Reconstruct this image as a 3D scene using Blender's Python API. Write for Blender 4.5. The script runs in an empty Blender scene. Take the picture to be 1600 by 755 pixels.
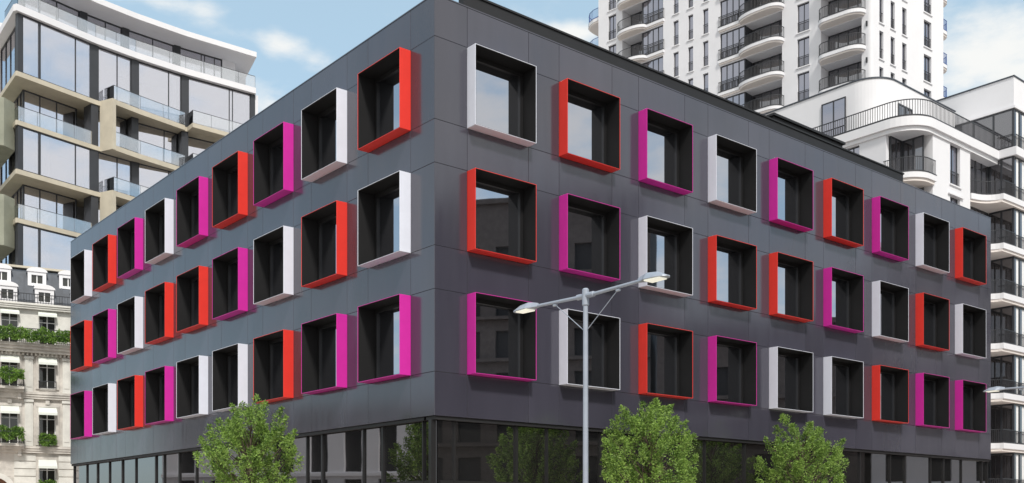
import bpy, bmesh, math, random
from mathutils import Vector, noise as mnoise
random.seed(7)
R = math.radians
scn = bpy.context.scene
COL = scn.collection

# ------------------------------------------------------------------ materials
def new_mat(name):
    m = bpy.data.materials.new(name); m.use_nodes = True
    nt = m.node_tree; b = nt.nodes['Principled BSDF']
    return m, nt, b

def mat(name, color, rough=0.6, metallic=0.0, var=0.0, scale=1.5, bump=0.0, bscale=30.0, spec=0.5, stretch=None, coat=0.0):
    m, nt, b = new_mat(name)
    b.inputs['Roughness'].default_value = rough
    b.inputs['Metallic'].default_value = metallic
    b.inputs['Specular IOR Level'].default_value = spec
    b.inputs['Coat Weight'].default_value = coat
    b.inputs['Coat Roughness'].default_value = 0.08
    c = (*color, 1)
    b.inputs['Base Color'].default_value = c
    if var or bump:
        g = nt.nodes.new('ShaderNodeNewGeometry'); mp = nt.nodes.new('ShaderNodeMapping')
        nt.links.new(g.outputs['Position'], mp.inputs['Vector'])
        if stretch: mp.inputs['Scale'].default_value = stretch
    if var:
        n = nt.nodes.new('ShaderNodeTexNoise'); n.inputs['Scale'].default_value = scale
        n.inputs['Detail'].default_value = 6; n.inputs['Roughness'].default_value = 0.62
        nt.links.new(mp.outputs['Vector'], n.inputs['Vector'])
        r = nt.nodes.new('ShaderNodeValToRGB')
        r.color_ramp.elements[0].position = 0.3; r.color_ramp.elements[1].position = 0.7
        r.color_ramp.elements[0].color = (*[x * (1 - var) for x in color], 1)
        r.color_ramp.elements[1].color = (*[min(1, x * (1 + var)) for x in color], 1)
        nt.links.new(n.outputs['Fac'], r.inputs['Fac']); nt.links.new(r.outputs['Color'], b.inputs['Base Color'])
    if bump:
        n2 = nt.nodes.new('ShaderNodeTexNoise'); n2.inputs['Scale'].default_value = bscale; n2.inputs['Detail'].default_value = 4
        nt.links.new(mp.outputs['Vector'], n2.inputs['Vector'])
        bp = nt.nodes.new('ShaderNodeBump'); bp.inputs['Strength'].default_value = bump; bp.inputs['Distance'].default_value = 0.02
        nt.links.new(n2.outputs['Fac'], bp.inputs['Height']); nt.links.new(bp.outputs['Normal'], b.inputs['Normal'])
    return m

def glass_mat(name, tint, refl, dark=(0.01, 0.011, 0.013), transp=0.0, wob=0.0):
    """coated architectural glass: mirror share 'refl' over a dark or see-through body"""
    m = bpy.data.materials.new(name); m.use_nodes = True; nt = m.node_tree
    for n in list(nt.nodes): nt.nodes.remove(n)
    out = nt.nodes.new('ShaderNodeOutputMaterial'); mix = nt.nodes.new('ShaderNodeMixShader')
    gl = nt.nodes.new('ShaderNodeBsdfGlossy'); gl.inputs['Roughness'].default_value = 0.015; gl.inputs['Color'].default_value = (*tint, 1)
    if transp:
        body = nt.nodes.new('ShaderNodeBsdfTransparent'); body.inputs['Color'].default_value = (transp, transp, transp, 1)
    else:
        body = nt.nodes.new('ShaderNodeBsdfDiffuse'); body.inputs['Color'].default_value = (*dark, 1)
    fr = nt.nodes.new('ShaderNodeFresnel'); fr.inputs['IOR'].default_value = 1.5
    ma = nt.nodes.new('ShaderNodeMath'); ma.operation = 'MULTIPLY_ADD'
    ma.inputs[1].default_value = 1 - refl; ma.inputs[2].default_value = refl
    nt.links.new(fr.outputs[0], ma.inputs[0]); nt.links.new(ma.outputs[0], mix.inputs[0])
    nt.links.new(body.outputs[0], mix.inputs[1]); nt.links.new(gl.outputs[0], mix.inputs[2])
    if wob:
        g = nt.nodes.new('ShaderNodeNewGeometry'); n2 = nt.nodes.new('ShaderNodeTexNoise'); n2.inputs['Scale'].default_value = 0.7
        nt.links.new(g.outputs['Position'], n2.inputs['Vector'])
        bp = nt.nodes.new('ShaderNodeBump'); bp.inputs['Strength'].default_value = wob; bp.inputs['Distance'].default_value = 0.05
        nt.links.new(n2.outputs['Fac'], bp.inputs['Height']); nt.links.new(bp.outputs['Normal'], gl.inputs['Normal'])
    nt.links.new(mix.outputs[0], out.inputs['Surface'])
    return m

def leaf_mat(name, c0, c1):
    m, nt, b = new_mat(name)
    g = nt.nodes.new('ShaderNodeNewGeometry')
    n = nt.nodes.new('ShaderNodeTexNoise'); n.inputs['Scale'].default_value = 2.2; n.inputs['Detail'].default_value = 5
    nt.links.new(g.outputs['Position'], n.inputs['Vector'])
    add = nt.nodes.new('ShaderNodeMath'); add.operation = 'MULTIPLY_ADD'; add.inputs[1].default_value = 0.55; add.inputs[2].default_value = -0.27
    nt.links.new(g.outputs['Random Per Island'], add.inputs[0])
    a2 = nt.nodes.new('ShaderNodeMath'); a2.operation = 'ADD'
    nt.links.new(add.outputs[0], a2.inputs[0]); nt.links.new(n.outputs['Fac'], a2.inputs[1])
    r = nt.nodes.new('ShaderNodeValToRGB'); r.color_ramp.elements[0].position = 0.25; r.color_ramp.elements[1].position = 0.75
    r.color_ramp.elements[0].color = (*c0, 1); r.color_ramp.elements[1].color = (*c1, 1)
    nt.links.new(a2.outputs[0], r.inputs['Fac']); nt.links.new(r.outputs['Color'], b.inputs['Base Color'])
    b.inputs['Roughness'].default_value = 0.5
    tr = nt.nodes.new('ShaderNodeBsdfTranslucent'); nt.links.new(r.outputs['Color'], tr.inputs['Color'])
    mx = nt.nodes.new('ShaderNodeMixShader'); mx.inputs[0].default_value = 0.42
    out = nt.nodes['Material Output']
    nt.links.new(b.outputs[0], mx.inputs[1]); nt.links.new(tr.outputs[0], mx.inputs[2]); nt.links.new(mx.outputs[0], out.inputs['Surface'])
    return m

M = {}
M['panel'] = mat('grey_composite_panel', (0.047, 0.046, 0.064), 0.13, var=0.13, scale=0.5, stretch=(1, 1, .22), bump=0.04, bscale=2.0, spec=1.0)
_nt = M['panel'].node_tree; _b = _nt.nodes['Principled BSDF']       # each cladding sheet has its own slight tone and sheen
_g = _nt.nodes.new('ShaderNodeNewGeometry'); _mr = _nt.nodes.new('ShaderNodeMapRange'); _mr.inputs['To Min'].default_value = .90; _mr.inputs['To Max'].default_value = 1.12
_nt.links.new(_g.outputs['Random Per Island'], _mr.inputs['Value'])
_vm = _nt.nodes.new('ShaderNodeVectorMath'); _vm.operation = 'SCALE'
_nt.links.new(_b.inputs['Base Color'].links[0].from_socket, _vm.inputs[0]); _nt.links.new(_mr.outputs[0], _vm.inputs['Scale']); _nt.links.new(_vm.outputs[0], _b.inputs['Base Color'])
_n = _nt.nodes.new('ShaderNodeTexNoise'); _n.inputs['Scale'].default_value = 2.0; _n.inputs['Detail'].default_value = 6
_m = _nt.nodes.new('ShaderNodeMapping'); _m.inputs['Scale'].default_value = (1.6, 1.6, .18); _nt.links.new(_g.outputs['Position'], _m.inputs['Vector']); _nt.links.new(_m.outputs[0], _n.inputs['Vector'])
_r = _nt.nodes.new('ShaderNodeMapRange'); _r.inputs['From Min'].default_value = .3; _r.inputs['From Max'].default_value = .7; _r.inputs['To Min'].default_value = .11; _r.inputs['To Max'].default_value = .19
_nt.links.new(_n.outputs['Fac'], _r.inputs['Value']); _nt.links.new(_r.outputs[0], _b.inputs['Roughness'])
M['oldglass'] = glass_mat('old_window_glass', (0.7, 0.72, 0.72), 0.06, dark=(0.03, 0.03, 0.025), wob=0.03)
M['joint'] = mat('dark_joint_backing', (0.012, 0.012, 0.014), 0.8)
M['trim'] = mat('black_roof_trim', (0.010, 0.010, 0.012), 0.6, var=0.15, scale=2)
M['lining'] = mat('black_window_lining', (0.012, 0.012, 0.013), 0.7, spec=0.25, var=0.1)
M['sash'] = mat('black_window_sash', (0.012, 0.012, 0.013), 0.4)
M['orange'] = mat('orange_red_lacquer', (0.74, 0.042, 0.030), 0.35, var=0.04, scale=3)
M['magenta'] = mat('magenta_lacquer', (0.60, 0.025, 0.34), 0.35, var=0.04, scale=3)
M['whitef'] = mat('pale_lilac_white_lacquer', (0.72, 0.75, 0.85), 0.35, var=0.03, scale=3)
M['glass'] = glass_mat('coated_office_glass', (0.84, 0.86, 0.94), 0.55, wob=0.012)
M['gglass'] = glass_mat('dark_shopfront_glass', (0.78, 0.77, 0.80), 0.29, dark=(0.012, 0.012, 0.012), wob=0.012)
M['aglass'] = glass_mat('pale_apartment_glass', (0.93, 0.93, 1.0), 0.62, transp=0.85, wob=0.02)
M['rail_glass'] = glass_mat('clear_balustrade_glass', (0.95, 0.97, 1.0), 0.30, transp=0.92)
M['tglass'] = glass_mat('tower_window_glass', (0.80, 0.82, 0.95), 0.38, dark=(0.03, 0.03, 0.035), wob=0.02)
M['bglass'] = glass_mat('bay_window_glass', (0.85, 0.86, 0.92), 0.22, dark=(0.035, 0.032, 0.032), wob=0.03)
M['render'] = mat('white_render', (0.71, 0.71, 0.74), 0.75, var=0.035, scale=0.5, bump=0.08, bscale=25)
M['render2'] = mat('bright_white_render', (0.74, 0.74, 0.765), 0.7, var=0.025, scale=0.5)
M['soffit'] = mat('bounce_tinted_soffit', (0.78, 0.72, 0.68), 0.75, var=0.03, scale=1)  # warm light bounced from the ground is put into the underside colour
M['beige'] = mat('beige_concrete', (0.52, 0.475, 0.38), 0.8, var=0.10, scale=1.0, bump=0.1)
M['olive'] = mat('grey_green_concrete', (0.27, 0.28, 0.22), 0.8, var=0.14, scale=0.8, bump=0.1)
M['anthr'] = mat('anthracite_aluminium', (0.035, 0.038, 0.045), 0.4, var=0.1)
M['steel'] = mat('dark_railing_steel', (0.03, 0.032, 0.038), 0.45)
M['blue'] = mat('blue_railing_glass', (0.05, 0.10, 0.30), 0.2)
M['curtain'] = mat('white_curtain', (0.8, 0.8, 0.8), 0.9, var=0.04, scale=4)
M['inner'] = mat('interior_wall', (0.42, 0.42, 0.45), 0.9, var=0.25, scale=0.35)
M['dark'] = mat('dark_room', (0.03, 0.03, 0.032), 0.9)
M['stone'] = mat('weathered_limestone', (0.55, 0.52, 0.48), 0.85, var=0.30, scale=1.1, bump=0.35, bscale=9)
M['stone2'] = mat('pale_limestone', (0.66, 0.65, 0.61), 0.85, var=0.14, scale=1.4, bump=0.2, bscale=9)
M['zinc'] = mat('slate_blue_zinc', (0.045, 0.055, 0.072), 0.5, var=0.35, scale=2.2, bump=0.2)
M['awning'] = mat('cream_awning_cloth', (0.70, 0.73, 0.68), 0.9, var=0.05)
M['wood'] = mat('brown_door_wood', (0.20, 0.09, 0.045), 0.5, var=0.25, scale=4)
M['lamp'] = mat('painted_lamp_steel', (0.36, 0.40, 0.47), 0.38, metallic=0.25, var=0.06, scale=4)
M['planter'] = mat('dark_iron_planter', (0.045, 0.05, 0.055), 0.5)
M['bark'] = mat('grey_brown_bark', (0.10, 0.075, 0.055), 0.9, var=0.3, scale=8, bump=0.6, bscale=30)
M['leaf'] = leaf_mat('tree_leaves', (0.085, 0.17, 0.03), (0.38, 0.56, 0.13))
M['leaf2'] = leaf_mat('planter_leaves', (0.05, 0.13, 0.02), (0.28, 0.46, 0.09))
M['ground'] = mat('city_ground', (0.44, 0.39, 0.34), 0.9, var=0.2, scale=0.2)
M['asphalt'] = mat('asphalt', (0.05, 0.05, 0.052), 0.85, var=0.2, scale=3, bump=0.2)
M['paving'] = mat('pale_paving', (0.56, 0.48, 0.42), 0.8, var=0.12, scale=2, bump=0.1)
M['kerb'] = mat('granite_kerb', (0.30, 0.29, 0.28), 0.8, var=0.15, scale=6)
M['paint'] = mat('road_paint', (0.75, 0.75, 0.73), 0.7, var=0.08)
M['brown'] = mat('brown_brick', (0.10, 0.085, 0.08), 0.85, var=0.2, scale=2)
# lamp diffuser: slightly lit
m, nt, b = new_mat('lamp_diffuser'); b.inputs['Base Color'].default_value = (0.85, 0.85, 0.75, 1); b.inputs['Roughness'].default_value = 0.4
b.inputs['Emission Color'].default_value = (1, 0.97, 0.82, 1); b.inputs['Emission Strength'].default_value = 0.45
M['diffuser'] = m

# ------------------------------------------------------------------ mesh builder
class Face:
    """vertical plane: s runs along u, z up, d outward along n"""
    def __init__(f, O, u, n):
        f.O = Vector((O[0], O[1])); f.u = Vector(u).normalized(); f.n = Vector(n).normalized()
    def xy(f, s, d=0): return f.O + f.u * s + f.n * d
    def P(f, s, z, d=0):
        q = f.xy(s, d); return (q.x, q.y, z)

class MB:
    def __init__(s): s.v = []; s.f = []; s.smooth = False
    def add(s, vs, fs):
        b = len(s.v); s.v += [tuple(v) for v in vs]; s.f += [tuple(i + b for i in f) for f in fs]
    def hexa(s, p):
        s.add(p, [(0, 3, 2, 1), (4, 5, 6, 7), (0, 1, 5, 4), (1, 2, 6, 5), (2, 3, 7, 6), (3, 0, 4, 7)])
    def box(s, F, s0, s1, z0, z1, d0, d1):
        s.hexa([F.P(s0, z0, d0), F.P(s1, z0, d0), F.P(s1, z0, d1), F.P(s0, z0, d1),
                F.P(s0, z1, d0), F.P(s1, z1, d0), F.P(s1, z1, d1), F.P(s0, z1, d1)])
    def prism(s, poly, z0, z1):
        n = len(poly)
        vs = [(p[0], p[1], z0) for p in poly] + [(p[0], p[1], z1) for p in poly]
        s.add(vs, [tuple(range(n - 1, -1, -1)), tuple(range(n, 2 * n))] + [(i, (i + 1) % n, n + (i + 1) % n, n + i) for i in range(n)])
    def strip(s, A, B, z0, z1):
        """solid between two equally long open polylines A and B"""
        for i in range(len(A) - 1):
            q = [A[i], A[i + 1], B[i + 1], B[i]]
            s.hexa([(p[0], p[1], z0) for p in q] + [(p[0], p[1], z1) for p in q])
    def bar(s, p, q, w, h=None):
        p = Vector(p); q = Vector(q); t = (q - p)
        if t.length < 1e-6: return
        t.normalize(); h = h or w
        a = t.cross(Vector((0, 0, 1)))
        if a.length < 1e-3: a = Vector((1, 0, 0))
        a.normalize(); c = t.cross(a).normalized()
        a = a * w / 2; c = c * h / 2
        s.hexa([p - a - c, p + a - c, p + a + c, p - a + c, q - a - c, q + a - c, q + a + c, q - a + c])
    def tube(s, pts, rad, n=10):
        rings = []
        pts = [Vector(p) for p in pts]
        for i, p in enumerate(pts):
            t = (pts[min(i + 1, len(pts) - 1)] - pts[max(i - 1, 0)]).normalized()
            a = t.cross(Vector((0.31, 0.17, 1)) if abs(t.z) < 0.95 else Vector((1, 0, 0))).normalized(); c = t.cross(a)
            r = rad[i] if isinstance(rad, (list, tuple)) else rad
            rings.append([p + a * math.cos(2 * math.pi * k / n) * r + c * math.sin(2 * math.pi * k / n) * r for k in range(n)])
        vs = [v for r in rings for v in r]; fs = []
        for i in range(len(rings) - 1):
            for k in range(n): fs.append((i * n + k, i * n + (k + 1) % n, (i + 1) * n + (k + 1) % n, (i + 1) * n + k))
        fs.append(tuple(range(n - 1, -1, -1))); fs.append(tuple((len(rings) - 1) * n + k for k in range(n)))
        s.add(vs, fs)
    def rail(s, pts, z0, h, gap=0.14, w=0.022, top=0.045, bottom=True):
        """iron railing along plan points: balusters, top and bottom rail"""
        pts = [Vector((p[0], p[1])) for p in pts]
        carry = 0.0
        for a, b in zip(pts[:-1], pts[1:]):
            L = (b - a).length
            if L < 1e-6: continue
            t = (b - a) / L; x = carry
            s.bar((a.x, a.y, z0 + h), (b.x, b.y, z0 + h), top, top)
            if bottom: s.bar((a.x, a.y, z0 + 0.08), (b.x, b.y, z0 + 0.08), top * .8, top * .8)
            while x <= L:
                q = a + t * x; s.bar((q.x, q.y, z0), (q.x, q.y, z0 + h), w); x += gap
            carry = x - L
    def build(s, name, material, parent=None, recalc=True, smooth=False, bevel=0):
        me = bpy.data.meshes.new(name)
        off = parent_loc(parent) if parent else Vector((0, 0, 0))
        me.from_pydata([Vector(v) - off for v in s.v], [], s.f)
        me.materials.append(M[material] if isinstance(material, str) else material)
        if recalc:
            bm = bmesh.new(); bm.from_mesh(me); bmesh.ops.recalc_face_normals(bm, faces=bm.faces)
            bm.to_mesh(me); bm.free()
        if smooth:
            me.polygons.foreach_set('use_smooth', [True] * len(me.polygons))
        o = bpy.data.objects.new(name, me); COL.objects.link(o)
        if parent: o.parent = parent
        if bevel:
            bv = o.modifiers.new('bevel', 'BEVEL'); bv.width = bevel; bv.segments = 2; bv.limit_method = 'ANGLE'
        return o

def parent_loc(o):
    v = Vector((0, 0, 0))
    while o: v += o.location; o = o.parent
    return v

def thing(name, loc, label, cat, group=None):
    o = bpy.data.objects.new(name, None); COL.objects.link(o); o.location = loc
    o.empty_display_size = 0.3
    o['label'] = label; o['category'] = cat
    if group: o['group'] = group
    return o
def structure(o): o['kind'] = 'structure'; return o

def holes_wall(mb, F, s0, s1, z0, z1, holes, d0, d1, extra_s=(), extra_z=(), gap=0.0):
    """wall slab with rectangular openings (s0,s1,z0,z1)"""
    S = sorted(set([s0, s1] + [h[i] for h in holes for i in (0, 1) if s0 < h[i] < s1] + list(extra_s)))
    Z = sorted(set([z0, z1] + [h[i] for h in holes for i in (2, 3) if z0 < h[i] < z1] + list(extra_z)))
    S = [x for i, x in enumerate(S) if i == 0 or x - S[i - 1] > 1e-4]; Z = [x for i, x in enumerate(Z) if i == 0 or x - Z[i - 1] > 1e-4]
    solid = lambda cs, cz: not any(h[0] < cs < h[1] and h[2] < cz < h[3] for h in holes)
    if gap:
        for a, b in zip(S[:-1], S[1:]):
            for c, e in zip(Z[:-1], Z[1:]):
                if solid((a + b) / 2, (c + e) / 2):
                    mb.box(F, a + gap, b - gap, c + gap, e - gap, d0, d1)
        return
    for a, b in zip(S[:-1], S[1:]):       # merge cells vertically so no inner faces show
        run = None
        for c, e in zip(Z[:-1], Z[1:]):
            if solid((a + b) / 2, (c + e) / 2):
                run = (run[0], e) if run else (c, e)
            elif run: mb.box(F, a, b, run[0], run[1], d0, d1); run = None
        if run: mb.box(F, a, b, run[0], run[1], d0, d1)

def ring(mb, F, s0, s1, z0, z1, w, d0, d1):
    mb.box(F, s0, s0 + w, z0, z1, d0, d1); mb.box(F, s1 - w, s1, z0, z1, d0, d1)
    mb.box(F, s0 + w, s1 - w, z0, z0 + w, d0, d1); mb.box(F, s0 + w, s1 - w, z1 - w, z1, d0, d1)

def window(parent, F, s0, s1, z0, z1, d=-0.2, mull=1, fw=0.07, glass='tglass', frame='anthr', rail=0.0, sill=True, name='window', hbar=None):
    """window part: dark frame; pane, sill, guard as sub-parts"""
    m = MB(); ring(m, F, s0, s1, z0, z1, fw, d - 0.08, d)
    for k in range(mull):
        c = s0 + (s1 - s0) * (k + 1) / (mull + 1)
        m.box(F, c - fw / 2, c + fw / 2, z0 + fw, z1 - fw, d - 0.08, d - 0.002)
    if hbar: m.box(F, s0 + fw, s1 - fw, hbar, hbar + fw * .8, d - 0.078, d - 0.004)
    w = m.build(name, frame, parent)
    g = MB(); g.box(F, s0 + 0.01, s1 - 0.01, z0 + 0.01, z1 - 0.01, d - 0.06, d - 0.04); g.build('pane', glass, w)
    if sill:
        q = MB(); q.box(F, s0 - 0.12, s1 + 0.12, z0 - 0.10, z0 - 0.003, d, 0.10); q.build('sill', 'render2', w)
    if rail:
        q = MB(); A = F.xy(s0 + .02, d + .12); B = F.xy(s1 - .02, d + .12)
        q.rail([A, B], z0 + 0.02, rail, gap=0.13); q.build('guard_rail', 'steel', w)
    return w

def rounded(s0, s1, d0, d1, r0, r1, n=8):
    """plan path (s,d): from (s0,d0) out to d1 with round corners, back to (s1,d0)"""
    p = [(s0, d0)]
    if r0: p += [(s0 + r0[0] * (1 - math.cos(t)), d1 - r0[1] * (1 - math.sin(t))) for t in [math.pi / 2 * k / n for k in range(n + 1)]]
    else: p.append((s0, d1))
    if r1: p += [(s1 - r1[0] * (1 - math.sin(t)), d1 - r1[1] * (1 - math.cos(t))) for t in [math.pi / 2 * k / n for k in range(n + 1)]]
    else: p.append((s1, d1))
    p.append((s1, d0))
    out = [p[0]]
    for q in p[1:]:
        if abs(q[0] - out[-1][0]) + abs(q[1] - out[-1][1]) > 1e-4: out.append(q)
    return out

# directions shared by the street grid
dA = Vector((0.7688, 0.6395)); dB = Vector((-0.6395, 0.7688))
C0 = Vector((-2.206, 29.0))
FR = Face(C0, dA, -dB)      # street facade to the right of the corner
FL = Face(C0, dB, -dA)      # street facade to the left of the corner

# ------------------------------------------------------------------ OFFICE BUILDING
off = thing('office_building', (C0.x, C0.y, 0.12), 'dark grey panelled corner office block with orange, magenta and white projecting window boxes', 'building')
LEN = 33.85; ZB, ZT = 4.55, 16.54; WW = 2.36; PITCH = 3.62
rows = [13.01, 9.41, 5.81]      # sill heights, top row first
cols_R = "WOMWMOMWO OMWOOMWOW MWOMWWOMM".split()
cols_L = "OWMOMWMOW WOWMOOWMO MMOWWMOWM".split()
cmap = {'W': 'whitef', 'O': 'orange', 'M': 'magenta'}; cname = {'W': 'white', 'O': 'orange', 'M': 'magenta'}
for F, start, table, side in ((FR, 1.17, cols_R, 'R'), (FL, 1.21, cols_L, 'L')):
    S = [start + PITCH * 1.0028 * k for k in range(9)]
    holes = [(s, s + WW, z, z + WW) for s in S for z in rows]
    body = MB(); holes_wall(body, F, 0.03, LEN, ZB + 0.06, ZT - 0.03, holes, -0.62, -0.05); body.build('wall_backing', 'joint', off)
    clad = MB(); e0 = 0.0 if side == 'R' else 0.0
    holes_wall(clad, F, e0, LEN, ZB, ZT, holes, -0.045 if side == 'R' else -0.045, 0.0,
               gap=0.006)
    c = clad.build('cladding_panels', 'panel', off, bevel=0.004)
    for r, z in enumerate(rows):
        for k, s in enumerate(S):
            key = table[r][k]; p = 0.38; t = 0.016
            a, b, z1 = s + .005, s + WW - .005, z + WW - .005; z0 = z + .005
            fr = MB(); ring(fr, F, a, b, z0, z1, t, -0.22, p)
            w = fr.build('projecting_window', cmap[key], off, bevel=0.006)
            w['label'] = 'projecting window box with %s frame' % cname[key]
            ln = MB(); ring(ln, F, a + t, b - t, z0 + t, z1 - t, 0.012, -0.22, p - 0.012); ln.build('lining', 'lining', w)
            sa = MB(); ring(sa, F, a + .012, b - .012, z0 + .012, z1 - .012, 0.13, -0.32, -0.222); sa.build('sash', 'sash', w)
            pn = MB(); pn.box(F, a + .13, b - .13, z0 + .13, z1 - .13, -0.300, -0.280)
            pane = pn.build('pane', 'glass', w)
# hidden sides, roof and dark rooms
bx = MB(); P = lambda a, b: C0 + dA * a + dB * b
bx.prism([P(LEN - .4, 0.62), P(LEN, 0.03), P(LEN, LEN), P(LEN - .4, LEN - .4)], ZB, ZT)
bx.prism([P(0.62, LEN - .4), P(LEN - .4, LEN - .4), P(LEN, LEN), P(0.03, LEN)], ZB, ZT); bx.build('rear_wall', 'panel', off)
rf = MB(); rf.prism([P(.66, .66), P(LEN - .42, .66), P(LEN - .42, LEN - .42), P(.66, LEN - .42)], ZT - .45, ZT - .15); rf.build('roof', 'trim', off)
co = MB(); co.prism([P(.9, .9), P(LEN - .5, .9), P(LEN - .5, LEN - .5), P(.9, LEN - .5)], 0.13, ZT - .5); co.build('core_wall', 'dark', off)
cp = MB()
for F in (FR, FL): cp.box(F, -0.0 if F is FR else 0.3, LEN, ZT, ZT + 0.035, -0.30, 0.012 if F is FR else 0.012)
cp.build('parapet_cap', 'panel', off)
sf = MB()
for F in (FR, FL): sf.box(F, 0.06 if F is FR else 0.6, LEN, ZB - .10, ZB - 0.004, -0.5, -0.05)
sf.build('soffit_band', 'trim', off)
# ground floor shopfront
for F, ms in ((FR, [0.0, .84, 3.2, 4.46, 6.82, 8.6, 10.4, 12.12, 14.43, 16.64, 18.5, 20.4, 22.33, 24.75, 26.0, 28.27, 29.47, 31.21, 33.3, 33.85]),
              (FL, [0.12, .83, 3.01, 4.14, 6.77, 7.84, 10.2, 12.4, 14.8, 17.36, 19.2, 20.92, 21.92, 24.46, 26.3, 28.16, 30, 31.69, 33.85])):
    fr = MB(); d = -0.16
    for i, s in enumerate(ms):
        w = 0.03 if i % 2 else 0.05
        if i == 0: w = 0.16
        lo = max(0.0 if F is FR else 0.3, s - w)
        fr.box(F, lo, s + w, 0.13, ZB - .102, d - .14, d)
    fr.box(F, .32, LEN, 2.62, 2.72, d - .12, d - .01); fr.box(F, .32, LEN, .13, .42, d - .12, d + .005)
    f = fr.build('shopfront_frame', 'sash', off)
    for a, b in zip(ms[:-1], ms[1:]):
        g = MB(); g.box(F, a + .03, b - .03, .3, ZB - .12, d - .085, d - .06)
        g.build('shopfront_pane', 'gglass', off)
# rooftop screens (stand on the roof)
FPl = Face(P(0.0, 0.95), dA, -dB)
scr = thing('roof_screen', (*P(13, 2.0), ZT - .15), 'long low black plant screen set back along the office roof', 'roof screen')
m = MB(); m.box(FPl, 1.75, 27.2, ZT - .14, ZT + 1.0, -0.25, 0); m.build('screen_panel', 'trim', scr)
m = MB(); m.box(FPl, 1.7, 27.25, ZT + 1.0, ZT + 1.06, -0.3, 0.04); m.build('coping', 'trim', scr)
FP2 = Face(P(0.0, 2.4), dA, -dB)
scr2 = thing('plant_enclosure', (*P(19, 3.5), ZT - .15), 'short black rooftop plant enclosure standing behind the long low screen', 'plant enclosure')
m = MB(); m.box(FP2, 19.3, 24.5, ZT - .14, ZT + 2.15, -2.4, 0); m.build('casing', 'trim', scr2)
m = MB(); m.box(FP2, 19.2, 24.6, ZT + 2.15, ZT + 2.25, -2.5, 0.1); m.build('coping', 'trim', scr2)

# ------------------------------------------------------------------ GLASS APARTMENT BLOCK (left)
A0 = Vector((-36.9, 76.0))
pts = [A0]; bays = []
for ang, L in ((34.7, 6.35), (41, 3.44), (46, 4.36), (51.5, 6.3)):
    u = Vector((math.sin(R(ang)), math.cos(R(ang)))); n = Vector((u.y, -u.x))
    bays.append((Face(pts[-1], u, n), L)); pts.append(pts[-1] + u * L)
uS = Vector((-math.sin(R(38)), math.cos(R(38)))); nS = Vector((-uS.y, uS.x))   # side street face
FS = Face(A0, uS, nS)
def offs(d, d_left=0.0):
    out = []
    for i, p in enumerate(pts):
        na = bays[max(0, i - 1)][0].n; nb = bays[min(3, i)][0].n
        n = (na + nb).normalized(); k = 1 / max(.5, n.dot(na)); out.append(p + n * d * k)
    if d_left: out[0] = out[0] + nS * d_left
    return out
apt = thing('glass_apartment_block', (A0.x, A0.y, 0), 'pale glass apartment block with beige slab balconies and white curved roof terrace', 'apartment block')
LV = [39.9, 35.0, 31.35, 27.7, 24.05, 20.4, 16.75, 13.1, 9.5, 5.8, 0.4]       # slab top levels
back = 9.0
def deep(d): # rear polyline, further back
    q = offs(0); return [p + Vector((-0.42, 0.90)) * back for p in q]
# slabs
for i, z in enumerate(LV[:-1]):
    m = MB()
    if i == 0:
        o_ = offs(0.35, 0.25); m.strip(o_, deep(0), z - .50, z)
        m.prism([o_[0], deep(0)[0], FS.xy(9.5, 0.0), FS.xy(9.5, .3), FS.xy(0, .3)], z - .50, z)
        m.build('terrace_slab', 'render2', apt)
    else:
        o_ = offs(0.12, 0.1)
        if i % 2: m.strip(o_, deep(0), z - .36, z)
        else:     m.strip(o_, deep(0), z - .34, z)
        m.prism([o_[0], deep(0)[0], FS.xy(9.5, 0.0), FS.xy(9.5, .15), FS.xy(0, .15)], z - .36, z)
        m.build('floor_slab', 'beige', apt)
# rear interior wall
m = MB(); iv = [p + Vector((-0.42, 0.90)) * 4.2 for p in offs(0)]
m.strip(iv, [p + Vector((-.05, .1)) for p in iv], 0.4, 42.5); m.build('inner_wall', 'inner', apt)
m = MB(); dq = deep(0); m.prism([FS.xy(9.5, -.1), dq[0], dq[1], dq[2], dq[3], dq[4], dq[4] + Vector((-2, 6)), FS.xy(14, -2)], 0.0, 42.4); m.build('rear_block', 'render', apt)
m = MB(); e = bays[3][0]
m.prism([pts[4], pts[4] + e.u * .35, dq[4] + e.u * .35, dq[4]], 0.0, 39.4); m.build('end_wall', 'render', apt)
# glazing
def glz(F, s0, s1, z0, z1, d, mulls, thick=()):
    fr = MB(); w = .06
    ring(fr, F, s0, s1, z0, z1, .09, d - .12, d)
    for x in mulls:
        ww = .16 if x in thick else .05
        fr.box(F, x - ww / 2, x + ww / 2, z0 + .09, z1 - .09, d - .12, d - .003)
    f = fr.build('window', 'anthr', apt)
    g = MB(); g.box(F, s0 + .02, s1 - .02, z0 + .02, z1 - .02, d - .08, d - .06); g.build('pane', 'aglass', f)
    return f
def glass_rail(path, z, h=1.08, name='glass_balustrade'):
    g = MB()
    for a, b in zip(path[:-1], path[1:]):
        t = (b - a).normalized(); nn = Vector((-t.y, t.x)) * .012
        L = (b - a).length; k = max(1, round(L / 1.7))
        for j in range(k):
            p = a + t * (L * j / k + .015); q = a + t * (L * (j + 1) / k - .015)
            g.prism([p - nn, q - nn, q + nn, p + nn], z + .04, z + h)
    o = g.build(name, 'rail_glass', apt)
    r = MB()
    for a, b in zip(path[:-1], path[1:]):
        r.bar((a.x, a.y, z + h + .015), (b.x, b.y, z + h + .015), .045, .03)
        t = (b - a).normalized(); L = (b - a).length; k = max(1, round(L / 1.7))
        for j in range(k + 1):
            q = a + t * (L * j / k); r.bar((q.x, q.y, z), (q.x, q.y, z + h * .98), .018)
    r.build('handrail', 'anthr', o)
mull_table = [(6.35, (1.7, 4.63), (1.7,)), (3.44, (1.94,), ()), (4.36, (2.95,), ()), (6.3, (4.0, 4.3), ())]
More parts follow.
